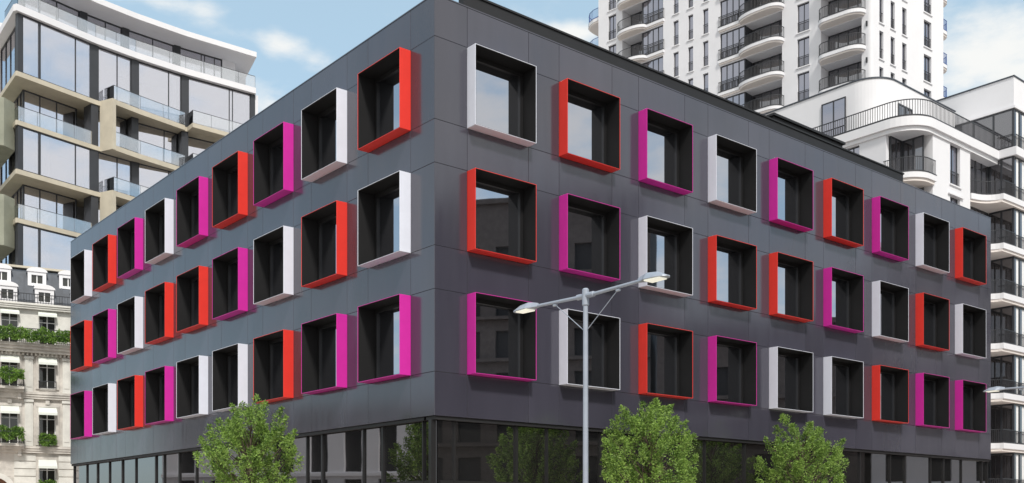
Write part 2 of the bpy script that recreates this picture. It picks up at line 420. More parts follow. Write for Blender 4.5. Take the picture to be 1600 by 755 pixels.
for i in range(1, len(LV) - 1):
    z0 = LV[i] ; z1 = LV[i - 1] - (.5 if i == 1 else .35)
    recess = (i % 2 == 0)
    # bay 1
    F, L = bays[0]
    if not recess:
        glz(F, .35, 6.05, z0, z1, 0, (1.75, 4.72), (1.75,))
        glz(FS, .35, 7.5, z0, z1, -.35, (1.4, 2.6, 4.2, 5.8))
    else:
        glz(F, 1.5, 6.0, z0, z1, -1.9, (2.9, 4.3))
        corner = F.xy(1.5, -1.9); glz(Face(corner, uS, nS), 0.02, 7.0, z0, z1, 0, (1.0, 2.1, 3.6))
        p0 = A0 + Vector((0, 0)); glass_rail([FS.xy(2.4, .02), F.xy(.02, .02), F.xy(6.1, .02)], z0)
    cu = MB(); cu.box(F, 2.15, 2.95, z0 + .02, z1 - .02, -.75 if not recess else -2.7, -.68 if not recess else -2.62)
    if not recess: pass
    cu.build('curtain', 'curtain', apt)
    # pillar between bay 1 and 2, then other bays
    for j in (1, 2, 3):
        F, L = bays[j]; dd = -0.05 if not recess else -.9
        glz(F, .28, L - .28, z0, z1, dd, tuple(mull_table[j][1]))
    F1 = bays[1][0]; cu = MB(); cu.box(F1, .45, 1.05, z0 + .02, z1 - .02, -1.75, -1.68); cu.build('curtain', 'curtain', apt)
pil = MB()
for j in (1, 2, 3):
    F = bays[j][0]
    pil.box(F, -.30, .29, 0.4, 39.38, -1.2, .03)
pil.box(bays[3][0], 5.95, 6.35, .4, 39.38, -1.2, .05); pil.box(bays[0][0], .05, .36, .4, .5, -.3, 0)
pil.build('facade_pillar', 'anthr', apt)
pw = MB()                                              # slanting corner post of the flush storeys
for i in range(1, 9, 2):
    pw.box(bays[0][0], .02, .34, LV[i], LV[i - 1] - (.5 if i == 1 else .35), -.34, .02)
pw.build('corner_post', 'anthr', apt)
# protruding balconies in bays 2-3 and 4
def mix(a, b, t): return a * (1 - t) + b * t
for i in range(1, 9):
    z = LV[i]
    F1, F2, F3 = bays[1][0], bays[2][0], bays[3][0]
    q0, q1, q2, q3 = F1.xy(.75, 0), F1.xy(.85, 1.35), F2.xy(0, 1.0), F2.xy(4.2, .35)
    m = MB(); m.prism([F1.xy(.75, -.2), q1, q2, q3, F2.xy(4.2, -.2), F2.xy(0, -.3)], z - .38, z + .02); m.build('balcony_slab', 'beige', apt)
    glass_rail([F1.xy(.8, .05), q1 + Vector((.02, .06)), q2, q3, F2.xy(4.15, .05)], z + .02)
    m = MB(); m.prism([F3.xy(.15, -.2), F3.xy(.15, 1.35), F3.xy(5.2, 1.0), F3.xy(5.9, .1), F3.xy(5.9, -.2)], z - .34, z + .02); m.build('balcony_slab', 'beige', apt)
    glass_rail([F3.xy(.2, .05), F3.xy(.2, 1.28), F3.xy(5.15, .95), F3.xy(5.85, .1)], z + .02)
    if i % 2:      # vertical fin tying this slab to the one below
        m = MB(); zz = LV[i + 1]
        m.prism([F1.xy(.40, .05), F1.xy(.76, 1.42), F1.xy(1.08, 1.36), F1.xy(.80, -.2)], zz - .36, z + .03); m.build('fin_wall', 'beige', apt)
# solid boxes on the side face
for zb, zt in ((29.3, 32.9), (21.9, 25.7), (14.6, 18.3)):
    m = MB(); m.prism([FS.xy(.9, 0), FS.xy(.15, .9), FS.xy(.6, 2.6), FS.xy(7, 2.6), FS.xy(7, 0)], zb, zt); m.build('loggia_box', 'olive', apt, bevel=.03)
# penthouse
hi = offs(-1.9); m = MB()
m.strip(offs(.45, .3), [p + Vector((-.42, .9)) * 7 for p in offs(0)], 42.6, 43.05)
F = bays[3][0]; m.prism([F.xy(6.3, .45), F.xy(6.31, .45), F.xy(6.31, -6), F.xy(6.3, -6)], 42.6, 43.05)
m.build('roof_slab', 'render2', apt)
for j, (F, L) in enumerate(bays):
    a, b = (1.6, L) if j == 0 else (.0, L) if j < 3 else (0, 4.1)
    glz(F, a, b, 39.95, 42.6, -1.9, ((2.9, 4.3) if j == 0 else (L * .55,) if j < 3 else (2.2, 2.5, 3.4)))
m = MB()
for j in (1, 2, 3): m.box(bays[j][0], -.28, .28, 39.9, 42.6, -2.3, -1.75)
m.build('penthouse_pillar', 'anthr', apt)
m = MB(); m.box(bays[3][0], 4.1, 5.3, 39.9, 42.6, -6, -1.85); m.build('penthouse_wall', 'render2', apt)
gp = offs(.15, .05); glass_rail([FS.xy(4, .05)] + gp, 39.9)

# ------------------------------------------------------------------ OLD STONE BUILDING (far left)
H0 = Vector((-28.6, 66.0)); uH = Vector((.883, .469)); nH = Vector((.469, -.883))
FH = Face(H0, uH, nH)
old = thing('stone_townhouse', (H0.x, H0.y, 0), 'old pale stone townhouse with mansard dormers, awnings and flower balconies', 'townhouse')
XC = [-5.75, -3.55, -1.38, .8]      # window axes
XL, XR = -7.4, 2.6
floors = [(12.75, 14.85), (9.95, 11.95), (6.35, 8.75), (3.35, 5.35)]
holes = [(x - .5, x + .5, a, b) for x in XC for a, b in floors if not (a < 4 and x < -3)]
arch = (-5.55, -3.15, 0.0, 3.9)
holes.append((-5.3, -3.5, 0.0, 4.3))
m = MB(); holes_wall(m, FH, XL, XR, 0, 12.2, [h for h in holes if h[3] < 12.3], -.45, 0); m.build('wall', 'stone', old)
m = MB(); holes_wall(m, FH, XL, XR, 12.2, 15.1, [h for h in holes if h[3] > 12.3], -.45, -.05); m.build('upper_wall', 'stone2', old)
m = MB(); m.prism([FH.xy(XL, -.9), FH.xy(XR, -.9), FH.xy(XR, -5.5), FH.xy(XL, -5.5)], 0, 15.05)
m.prism([FH.xy(XL, -.45), FH.xy(XL, -.9), FH.xy(XL + .3, -.9), FH.xy(XL + .3, -.45)], 0, 15.0)
m.prism([FH.xy(XR - .3, -.45), FH.xy(XR - .3, -.9), FH.xy(XR, -.9), FH.xy(XR, -.45)], 0, 15.0); m.build('rear_block', 'stone', old)
def cornice(z, h, d, mat_='stone', name='cornice', s0=XL - .05, s1=XR + .05):
    m = MB(); n = 3
    for k in range(n): m.box(FH, s0, s1, z + h * k / n, z + h * (k + 1) / n, -.02, d * (.45 + .55 * (k + 1) / n))
    return m.build(name, mat_, old)
cornice(14.95, .35, .35, 'stone2'); cornice(12.15, .55, .75, 'stone', 'balcony_cornice'); cornice(9.25, .42, .30); cornice(5.80, .42, .32)
# dentils under the balcony
m = MB(); x = XL
while x < XR: m.box(FH, x, x + .11, 11.98, 12.15, 0, .28); x += .24
m.build('dentils', 'stone', old)
# pilasters, brackets, window surrounds
for x in (-4.66, -2.46, -.25, 1.9):
    for a, b in ((9.7, 11.95), (6.25, 9.2)):
        m = MB(); m.box(FH, x - .24, x + .24, a, b, 0, .09); m.box(FH, x - .15, x + .15, a + .3, b - .3, .09, .12); m.box(FH, x - .28, x + .28, b - .16, b, 0, .17)
        m.build('pilaster', 'stone2', old)
for x in XC:
    for a, b in floors[1:3]:
        m = MB(); m.box(FH, x - .68, x - .5, a - .05, b + .12, 0, .10); m.box(FH, x + .5, x + .68, a - .05, b + .12, 0, .10)
        m.box(FH, x - .68, x + .68, b + .0, b + .17, 0, .13); m.box(FH, x - .12, x + .12, b + .17, b + .42, 0, .2)
        m.build('window_surround', 'stone', old)
# rusticated base joints
for a, b in ((XL, -5.5), (-3.3, -2.05), (-.72, .15), (1.45, XR)):
    m = MB()
    for k in range(11): m.box(FH, a, b, .5 + k * .48, .5 + k * .48 + .42, 0, .05)
    m.build('rusticated_pier', 'stone2', old)
for x in XC:
    for a, b in floors:
        if a < 4 and x < -3: continue
        w = window(old, FH, x - .5, x + .5, a, b, d=-.22, mull=1, fw=.06, glass='oldglass', frame='curtain', sill=False, hbar=a + (b - a) * .68)
        # curtains inside corner edges
        if a < 12.5 or True:
            aw = MB(); n = 1
            z1 = b + .02; drop = .42 if a < 12 else .22; outd = .62 if a < 12 else .35; base = .02 if a < 12 else -.03
            vs = [FH.P(x - .52, z1, base), FH.P(x + .52, z1, base), FH.P(x + .55, z1 - drop, outd), FH.P(x - .55, z1 - drop, outd),
                  FH.P(x - .55, z1 - drop - .14, outd + .01), FH.P(x + .55, z1 - drop - .14, outd + .01)]
            vs2 = [Vector(v) + Vector((0, 0, .015)) for v in vs]
            aw.add(vs + vs2, [(0, 1, 2, 3), (3, 2, 5, 4), (6, 9, 8, 7), (9, 10, 11, 8), (0, 3, 9, 6), (1, 7, 8, 2), (0, 6, 7, 1), (3, 4, 10, 9), (2, 8, 11, 5), (4, 5, 11, 10)])
            aw.build('awning', 'awning', old)
# arched door
m = MB(); cx_, rr = -4.4, .9
N = 14
for k in range(N):
    t0, t1 = math.pi * k / N, math.pi * (k + 1) / N
    o = [(cx_ + (rr + .0) * math.cos(t), 3.3 + rr * math.sin(t)) for t in (t0, t1)] + [(cx_ + (rr + .32) * math.cos(t), 3.3 + (rr + .32) * math.sin(t)) for t in (t1, t0)]
    m.hexa([FH.P(p[0], p[1], -.1) for p in o] + [FH.P(p[0], p[1], .12) for p in o])
m.box(FH, cx_ - rr - .3, cx_ - rr, 0, 3.3, -.1, .12); m.box(FH, cx_ + rr, cx_ + rr + .3, 0, 3.3, -.1, .12)
m.build('arch_surround', 'stone2', old)
m = MB()
for k in range(N):                                             # spandrel infill above the door arch
    t0, t1 = math.pi * k / N, math.pi * (k + 1) / N
    a = (cx_ + rr * math.cos(t0), 3.3 + rr * math.sin(t0)); b = (cx_ + rr * math.cos(t1), 3.3 + rr * math.sin(t1))
    o = [b, a, (a[0], 4.31), (b[0], 4.31)]
    m.hexa([FH.P(p[0], p[1], -.3) for p in o] + [FH.P(p[0], p[1], -.02) for p in o])
m.build('spandrel', 'stone', old)
m = MB(); m.box(FH, cx_ - rr, cx_ - .02, 0, 4.25, -.36, -.30); m.box(FH, cx_ + .02, cx_ + rr, 0, 4.25, -.36, -.30)
m.build('door', 'wood', old)
# balcony for the left windows and small iron guards
for a, x0, x1 in ((9.95, XL, -2.75), (6.35, XL, -2.75)):
    m = MB(); m.box(FH, x0, x1, a - .18, a - .02, 0, .85); m.box(FH, x0, x1, a - .34, a - .18, 0, .55)
    for x in (-6.6, -5.0, -3.0): m.box(FH, x - .1, x + .1, a - .75, a - .34, 0, .4)
    m.build('balcony', 'stone', old)
    m = MB(); m.rail([FH.xy(x0, .8), FH.xy(x1 - .05, .8), FH.xy(x1 - .05, .05)], a, .85, gap=.11, w=.02); m.build('balcony_railing', 'steel', old)
m = MB(); m.rail([FH.xy(XL, .68), FH.xy(XR, .68)], 12.72, .9, gap=.11, w=.02); m.build('balcony_railing', 'steel', old)
for x in (-1.38, .8):
    for a in (9.95, 6.35, 3.35):
        m = MB(); m.rail([FH.xy(x - .5, .02), FH.xy(x - .5, .2), FH.xy(x + .5, .2), FH.xy(x + .5, .02)], a, .45, gap=.07, w=.022); m.build('window_guard', 'steel', old)
# mansard
m = MB()
pr = [(15.30, .0), (17.55, -1.15), (18.0, -2.4), (18.0, -5.5), (15.30, -5.5)]
vs = [FH.P(XL, z, d) for z, d in pr] + [FH.P(XR, z, d) for z, d in pr]; n = len(pr)
m.add(vs, [tuple(range(n)), tuple(range(2 * n - 1, n - 1, -1))] + [(i, n + i, n + (i + 1) % n, (i + 1) % n) for i in range(n)])
roof = m.build('mansard_roof', 'zinc', old)
m = MB(); x = XL + .3
while x < XR:                                                 # standing seams
    m.bar(FH.P(x, 15.32, .03), FH.P(x, 17.56, -1.13), .05, .05); x += .55
m.build('roof_seams', 'zinc', roof)
m = MB(); m.rail([FH.xy(XL, .22), FH.xy(XR, .22)], 15.3, .6, gap=.16, w=.018); m.build('roof_railing', 'steel', old)
m = MB(); m.box(FH, XL, XR, 17.98, 18.12, -2.6, -1.9); m.build('roof_ridge', 'beige', roof)
def dormer(x, z0, w, h, d0, d1):
    m = MB(); m.box(FH, x - w / 2, x - w / 3.3, z0, z0 + h, d0, d1); m.box(FH, x + w / 3.3, x + w / 2, z0, z0 + h, d0, d1)
    m.box(FH, x - w / 3.3, x + w / 3.3, z0, z0 + .18, d0, d1); m.box(FH, x - w / 3.3, x + w / 3.3, z0 + h - .2, z0 + h, d0, d1)
    N = 8; top = []
    for k in range(N + 1):
        t = math.pi * k / N; top.append((x - (w / 2 + .08) * math.cos(t), z0 + h + .30 * math.sin(t)))
    vs = [FH.P(p[0], p[1], d0) for p in top] + [FH.P(p[0], p[1], d1 + .06) for p in top]; n = N + 1
    m.add(vs, [tuple(range(n)), tuple(range(2 * n - 1, n - 1, -1))] + [(i, i + 1, n + i + 1, n + i) for i in range(N)] + [(0, n, 2 * n - 1, n - 1)])
    d = m.build('dormer', 'render2', old)
    g = MB(); g.box(FH, x - w / 3.3, x + w / 3.3, z0 + .18, z0 + h - .2, d1 - .2, d1 - .12); g.build('dormer_pane', 'oldglass', d)
    g = MB(); g.box(FH, x - .03, x + .03, z0 + .18, z0 + h - .2, d1 - .12, d1 - .08); g.build('dormer_sash', 'curtain', d)
for x in (-5.85, -3.68, -1.55, .6): dormer(x, 15.32, 1.12, .98, -1.3, .06)
for x in (-6.1, -4.0, -1.95, -.1, 1.9): dormer(x, 16.6, 1.08, .92, -2.2, -.62)

# leaves --------------------------------------------------------------
def leaf(mb, p, sz, up=0.0):
    a = Vector((random.gauss(0, 1), random.gauss(0, 1), random.gauss(0, .6) + up)).normalized()
    b = a.cross(Vector((random.gauss(0, 1), random.gauss(0, 1), random.gauss(0, 1)))).normalized()
    L = sz * random.uniform(.7, 1.3); W = L * .42; c = a.cross(b) * L * .12
    mb.add([p, p + a * L * .5 + b * W * .5 + c, p + a * L, p + a * L * .5 - b * W * .5 + c], [(0, 1, 2, 3)])

def flower_box(s0, s1, z, d, label, group, hang=.55, h=.35, n=800):
    t = thing('flower_box', FH.P((s0 + s1) / 2, z, d), label, 'flower box', group)
    m = MB(); m.box(FH, s0, s1, z, z + .26, d - .14, d + .14); m.build('box', 'planter', t)
    lv = MB()
    k = int(n * (s1 - s0))
    for _ in range(k):
        s = random.uniform(s0, s1); r = random.random()
        hh = .26 + h * (.6 + .7 * mnoise.noise(Vector((s * 2.1, z, 3))))
        zz = z + random.uniform(-hang * max(0, .55 + 1.0 * mnoise.noise(Vector((s * 2.3, z, 0)))), hh)
        dd = d + (random.uniform(-.16, .22) if zz > z + .22 else random.uniform(.12, .26))
        leaf(lv, Vector(FH.P(s, zz, dd)), .15, -.3 if zz < z + .2 else .5)
    lv.build('foliage', 'leaf2', t, recalc=False)
x = XL
while x < XR - .8:
    flower_box(x + .03, x + 1.22, 12.98, .86, 'flower box with trailing green leaves hanging along the top balcony of the stone townhouse', 'flower boxes along the top balcony of the stone townhouse', hang=.3, h=.5)
    x += 1.25
for x in (-6.6, -5.0, -3.4):
    lab = 'leafy flower box on the %s stone balcony at the left of the townhouse'
    flower_box(x - .74, x + .6, 10.5, .95, lab % 'upper', 'flower boxes on the upper left balcony', h=.32, hang=.35)
    flower_box(x - .74, x + .6, 6.85, .95, lab % 'lower', 'flower boxes on the lower left balcony', h=.32, hang=.35)
flower_box(-1.85, -.9, 6.4, .36, 'small leafy flower box in the iron guard of a middle-floor townhouse window', None, hang=.1, h=.5)
flower_box(-1.85, -.9, 3.4, .36, 'small leafy flower box in the iron guard of the lowest townhouse window', None, hang=.1, h=.5)

# ------------------------------------------------------------------ WHITE TOWER
T0 = Vector((32.85, 93.0)); eL = Vector((-.728, .686)).normalized(); eR = Vector((.788, .616)).normalized()
TL = Face(T0, eL, Vector((-eL.y, eL.x)) * 1.0); TR = Face(T0, eR, Vector((eR.y, -eR.x)))
if TL.n.dot(Vector((0, -1))) < 0: TL.n = -TL.n
tow = thing('white_residential_tower', (T0.x, T0.y, 0), 'tall white residential tower with curved balconies and narrow dark windows', 'tower block')
FH_ = 3.33; TOP = 62.0
lvL = [45.0 + FH_ * k for k in range(-6, 5)]          # floor levels left face (others are hidden)
lvR = [44.0 + FH_ * k for k in range(-5, 5)]
holesL = []; holesR = []
LW = [(.95, 4.95, 'loggia'), (6.15, 7.40, 'win'), (9.0, 15.95, 'big'), (17.35, 18.0, 'nar'), (19.2, 19.82, 'nar'), (21.0, 21.66, 'nar'), (22.96, 28.4, 'big2'), (29.25, 30.35, 'win')]
for z in lvL:
    for a, b, k in LW:
        top = 2.75 if k != 'nar' else 2.6
        holesL.append((a, b, z, z + top))
RW = [(1.24, 1.9), (3.1, 3.8), (5.05, 5.8), (8.85, 10.2)]
for z in lvR:
    for a, b in RW: holesR.append((a, b, z, z + 2.6))
m = MB(); holes_wall(m, TL, .35, 31.75, 0, TOP, holesL, -.4, 0); m.build('left_wall', 'render', tow)
m = MB(); holes_wall(m, TR, .35, 12.42, 0, TOP, holesR, -.4, 0); m.build('right_wall', 'render2', tow)
# rounded corner post
m = MB(); poly = []
c_ = TL.xy(.36, 0) ; c2 = TR.xy(.36, 0)
for k in range(9):
    t = k / 8; q = c_ * (1 - t) ** 2 + T0 * 2 * t * (1 - t) + c2 * t * t; poly.append(q)
poly += [TR.xy(.36, -.38), TL.xy(.36, -.38)]
m.prism(poly, 0, TOP); m.build('corner_wall', 'render2', tow, smooth=False)
far = TL.xy(31.75, 0) + (TR.xy(12.42, 0) - T0)
m = MB(); m.prism([TL.xy(2.2, -1.9), TL.xy(31.6, -1.9), far + (T0 - far) * .02, TR.xy(12.3, -1.9)], 0, TOP); m.build('core_wall', 'render', tow)
m = MB(); m.prism([TL.xy(31.74, -.1), TL.xy(31.74, -1.95), far, TR.xy(12.41, -1.95), TR.xy(12.41, -.1), T0 + (far - T0) * .004], TOP - .3, TOP); m.build('roof', 'render', tow)
m = MB(); m.box(TR, 12.05, 12.42, 0, TOP, -2.2, -.4); m.box(TL, 31.4, 31.75, 0, TOP, -2.2, -.4); m.build('return_wall', 'render', tow)
def balcony(face, path, z, th, parent, rail_h=1.05, slab='render2', gap=.16, rail='steel', inner=-1.85):
    pl = [face.xy(*p) for p in path]
    m = MB(); m.prism(pl + [face.xy(path[-1][0], inner), face.xy(path[0][0], inner)], z - th, z)
    o = m.build('balcony_slab', slab, parent)
    cx = sum(p[0] for p in path) / len(path)
    # lower, slightly inset edge moulding
    pl2 = [face.xy(p[0] + (.10 if p[0] < cx else -.10), p[1] - .10) for p in path]
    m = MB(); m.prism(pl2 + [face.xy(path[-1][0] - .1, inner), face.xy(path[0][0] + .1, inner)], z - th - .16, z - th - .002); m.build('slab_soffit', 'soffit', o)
    m = MB(); pr_ = [face.xy(p[0], p[1] + .02) for p in path]; m.strip(pr_, [face.xy(p[0], p[1] - .05) for p in path], z + .002, z + .06)
    m.rail([face.xy(p[0] + (.05 if p[0] < cx else -.05), p[1] - .06) for p in path], z + .02, rail_h, gap=gap, w=.028, top=.05)
    m.build('railing', rail, o)
    return o
for z in lvL:
    if z < 27: continue
    # loggia near the corner
    balcony(TL, rounded(.55, 5.05, -.1, 1.15, (1.5, 1.15), (.9, 1.1)), z, .34, tow)
    window(tow, TL, 1.0, 4.9, z, z + 2.72, d=-1.45, mull=3, fw=.10, glass='bglass', sill=False, name='loggia_window')
    m = MB(); m.box(TL, .80, .95, z, z + 2.75, -1.8, -.4); m.box(TL, 4.95, 5.1, z, z + 2.75, -1.8, -.4); m.box(TL, .95, 4.95, z + 2.75, z + 2.95, -1.8, -.4); m.build('loggia_wall', 'render', tow)
    m = MB(); m.box(TL, .38, .52, z + 1.75, z + 2.2, 0, .12); m.build('wall_light', 'steel', tow)
    window(tow, TL, 6.15, 7.40, z, z + 2.75, mull=1, rail=1.0)
    # large bay: flush glazing left part, loggia right part
    window(tow, TL, 13.15, 15.93, z, z + 2.75, d=-.12, mull=3, fw=.09, rail=1.0, sill=False)
    window(tow, TL, 9.05, 13.1, z, z + 2.72, d=-1.5, mull=3, fw=.10, glass='bglass', sill=False, name='loggia_window')
    m = MB(); m.box(TL, 13.12, 13.2, z, z + 2.75, -1.5, -.1); m.build('loggia_side_window', 'anthr', tow)
    m = MB(); m.box(TL, 8.85, 9.0, z, z + 2.75, -1.8, -.4); m.box(TL, 9.0, 15.95, z + 2.75, z + 2.95, -1.8, -.4); m.build('loggia_wall', 'render', tow)
    pth = rounded(8.75, 13.6, -.1, 1.2, (1.3, 1.1), (2.4, .95)) ; pth[-1] = (13.6, .22)
    pth = pth[:-1] + [(16.1, .22), (16.1, -.1)]
    balcony(TL, pth, z, .30, tow)
    for a, b in ((17.35, 18.0), (19.2, 19.82), (21.0, 21.66)): window(tow, TL, a, b, z, z + 2.6, mull=0, fw=.08, rail=1.0)
    window(tow, TL, 22.98, 25.73, z, z + 2.75, d=-.12, mull=3, fw=.09, rail=1.0, sill=False)
    window(tow, TL, 25.8, 28.38, z, z + 2.72, d=-1.5, mull=1, fw=.10, glass='bglass', sill=False, name='loggia_window')
    m = MB(); m.box(TL, 25.72, 25.8, z, z + 2.75, -1.5, -.1); m.build('loggia_side_window', 'anthr', tow)
    m = MB(); m.box(TL, 28.4, 28.55, z, z + 2.75, -1.8, -.4); m.box(TL, 22.96, 28.4, z + 2.75, z + 2.95, -1.8, -.4); m.build('loggia_wall', 'render', tow)
    pth = rounded(25.0, 28.9, -.1, 1.15, (2.0, .93), (1.5, 1.1)); pth = [(22.8, -.1), (22.8, .22)] + [(p[0], max(p[1], .22)) if p[0] < 26 else p for p in pth[1:]]
    balcony(TL, pth, z, .30, tow)
    window(tow, TL, 29.25, 30.35, z, z + 2.75, mull=1, rail=1.0)
    # far left end balcony
    balcony(TL, [(31.76, -.2), (32.7, -.25), (33.6, -.6), (34.2, -1.2), (34.3, -2.0), (34.3, -3.2)], z, .36, tow, rail='blue', inner=-3.2)
for z in lvR:
    if z < 30: continue
    for a, b in RW:
        window(tow, TR, a, b, z, z + 2.6, mull=1 if b - a > 1 else 0, fw=.08, rail=1.0)
    balcony(TR, [(12.44, -.05), (13.3, -.1), (13.9, -.45), (14.15, -1.2), (14.15, -4.0)], z - .6, .34, tow, rail='blue', inner=-4.0)
m = MB()
for z in lvL:      # end wall windows seen behind the end balconies
    m.box(Face(TL.xy(31.75, 0), -TL.n, TL.u), .9, 2.3, z, z + 2.5, .0, .03)
m.build('end_window', 'bglass', tow)

# ------------------------------------------------------------------ TERRACE BUILDING (white, right)
K0 = Vector((28.1, 71.0))
GR = Face(K0, dA, -dB); GL = Face(K0, dB, -dA)
ter = thing('terraced_apartment_building', (K0.x, K0.y, 0), 'white rendered apartment building with roof terrace railing, rounded corners and dark glazed bay', 'apartment building')
def G(a, b): return K0 + dA * a + dB * b
fl = [26.0, 22.3, 18.55, 14.8, 11.05, 7.3, 3.6]
# main walls (corner notch a<2.45, b<2.2)
hr = [(4.95, 6.45, z, z + 3.05 if z == 26 else z + 2.9) for z in fl]
m = MB(); holes_wall(m, GR, 2.45, 8.0, 0, 29.25, hr, -.4, 0); m.build('right_wall', 'render2', ter)
hl = [(4.3, 5.5, z, z + 2.9) for z in fl] + [(8, 9.2, z, z + 2.9) for z in fl]
m = MB(); holes_wall(m, GL, 2.2, 26, 0, 29.25, hl, -.4, 0); m.build('left_wall', 'render', ter)
m = MB(); m.prism([G(.42, 2.6), G(2.6, 2.6), G(2.6, .42), G(7.6, .42), G(7.6, 2.2), G(30, 2.2), G(30, 26), G(.42, 26)], 0, 29.25); m.build('core_wall', 'render', ter)
m = MB(); m.prism([G(2.05, .02), G(2.45, .02), G(2.45, 2.2), G(2.2, 2.2), G(2.05, 2.0)], 0, 29.25) ; 
m = MB(); m.box(GR, 2.45, 2.75, 0, 29.25, -2.2, -.401); m.build('notch_wall', 'render', ter)
for z in fl:
    window(ter, GR, 4.95, 6.45, z + .02, z + (3.05 if z == 26 else 2.9), mull=1, rail=1.0, d=-.22)
    if z > 20:
        for a, b in ((4.3, 5.5), (8, 9.2)): window(ter, GL, a, b, z + .02, z + 2.9, mull=1, d=-.2)
# window hoods
m = MB()
for z in fl:
    t = z + (3.05 if z == 26 else 2.9); m.box(GR, 4.6, 6.8, t + .02, t + .14, 0, .14)
m.build('window_hood', 'render2', ter)
# corner loggias
def rc(a0, b0, r, n=10):    # rounded convex corner around (a0,b0) in plan
    return [G(a0 + r - r * math.sin(math.pi / 2 * k / n), b0 + r - r * math.cos(math.pi / 2 * k / n)) for k in range(n + 1)]
for z in fl:
    top = z + (3.0 if z == 26 else 2.95)
    Fi1 = Face(G(.4, 2.05), dA, -dB); Fi2 = Face(G(2.0, .35), dB, -dA)
    window(ter, Fi1, 0, 1.6, z, top, d=0, mull=1, fw=.10, glass='bglass', sill=False, name='loggia_window')
    window(ter, Fi2, 0.1, 1.7, z, top, d=0, mull=1, fw=.10, glass='bglass', sill=False, name='loggia_window')
    m = MB(); c = rc(-.25, -.25, 1.9)
    m.prism([G(2.55, -.25)] + c + [G(-.25, 2.35), G(.3, 2.6), G(2.6, 2.6), G(2.7, .3)], z - .40, z); sl = m.build('balcony_slab', 'render2', ter)
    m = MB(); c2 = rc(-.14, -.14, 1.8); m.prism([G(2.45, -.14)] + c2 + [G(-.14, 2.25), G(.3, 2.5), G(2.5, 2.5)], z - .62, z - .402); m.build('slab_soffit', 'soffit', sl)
    m = MB(); m.rail([G(2.5, -.18)] + rc(-.18, -.18, 1.85) + [G(-.18, 2.3)], z + .02, 1.05, gap=.13, w=.026, top=.05)
    cc = rc(-.27, -.27, 1.92); m.strip([G(2.55, -.27)] + cc + [G(-.27, 2.35)], [G(2.55, -.18)] + rc(-.18, -.18, 1.83) + [G(-.18, 2.35)], z + .002, z + .06)
    m.build('railing', 'steel', sl)
# terrace fascia with rounded corner
K = (12.2, -1.33)
def fascia(e, z0, z1, name, material, r=2.4):
    m = MB(); c = rc(-e, -e, r)
    m.prism([G(12.2, -e)] + c + [G(-e, 26), G(3, 26), G(3, 3), G(12.2, 3)], z0, z1); return m.build(name, material, ter)
fascia(.12, 29.0, 29.3, 'terrace_soffit', 'render2', 2.2)
fascia(.30, 29.302, 29.95, 'terrace_fascia', 'render2', 2.4)
m = MB(); path = [G(12.15, -.28)] + rc(-.28, -.28, 2.38) + [G(-.28, 8.6)]; inn = [G(12.15, -.16)] + rc(-.16, -.16, 2.26) + [G(-.16, 8.6)]
m.strip(path, inn, 29.952, 30.03); m.rail([G(12.1, -.2)] + rc(-.2, -.2, 2.3) + [G(-.2, 8.6)], 30.0, 1.15, gap=.19, w=.034, top=.06); m.build('terrace_railing', 'steel', ter)
# penthouse with rounded corner
def rcp(a0, b0, r, n=14): return rc(a0, b0, r, n)
m = MB(); m.prism([G(11.6, 3)] + rcp(.5, 3, 2.2) + [G(.5, 26), G(11.6, 26)], 29.9, 33.85)
pent = m.build('penthouse', 'render2', ter)
m = MB(); m.prism([G(11.66, 2.94)] + rcp(.44, 2.94, 2.25) + [G(.44, 26.1), G(11.66, 26.1)], 33.852, 33.95); m.build('parapet_cap', 'zinc', pent)
GP = Face(G(.5, 0), dB, -dA); GP2 = Face(G(0, 3), dA, -dB)
window(ter, GP, 5.7, 7.75, 30.05, 33.0, d=.10, mull=1, fw=.08, sill=False, rail=0)
window(ter, GP2, 3.0, 5.0, 30.05, 32.3, d=.10, mull=1, fw=.10, sill=False, glass='bglass'); window(ter, GP2, 7.6, 8.4, 30.05, 31.7, d=.10, mull=0, fw=.1, sill=False, glass='bglass')
# bay block
BK = G(*K); BR = Face(BK, dA, -dB); BL = Face(BK, dB, -dA)
m = MB(); m.prism([G(12.2, K[1]), G(30, K[1]), G(30, 12), G(12.2, 12)], 33.2, 35.4); bt = m.build('bay_parapet', 'render2', ter)
m = MB(); m.prism([G(12.14, K[1] - .06), G(30, K[1] - .06), G(30, 12.06), G(12.14, 12.06)], 35.402, 35.5); m.build('parapet_cap', 'zinc', bt)
m = MB(); m.prism([G(12.1, K[1] - .12), G(30, K[1] - .12), G(30, 12), G(12.1, 12)], 33.0, 33.198); m.build('bay_soffit', 'render2', ter)
m = MB(); m.prism([G(12.75, K[1] + .45), G(30, K[1] + .45), G(30, 12), G(12.75, 12)], 0, 33.0); m.build('bay_core', 'inner', ter)
m = MB(); m.prism([G(7.7, 1.0), G(12.8, 1.0), G(12.8, 2.2), G(7.7, 2.2)], 0, 29.25); m.build('loggia_back_wall', 'render', ter)
levels = [30.0] + fl
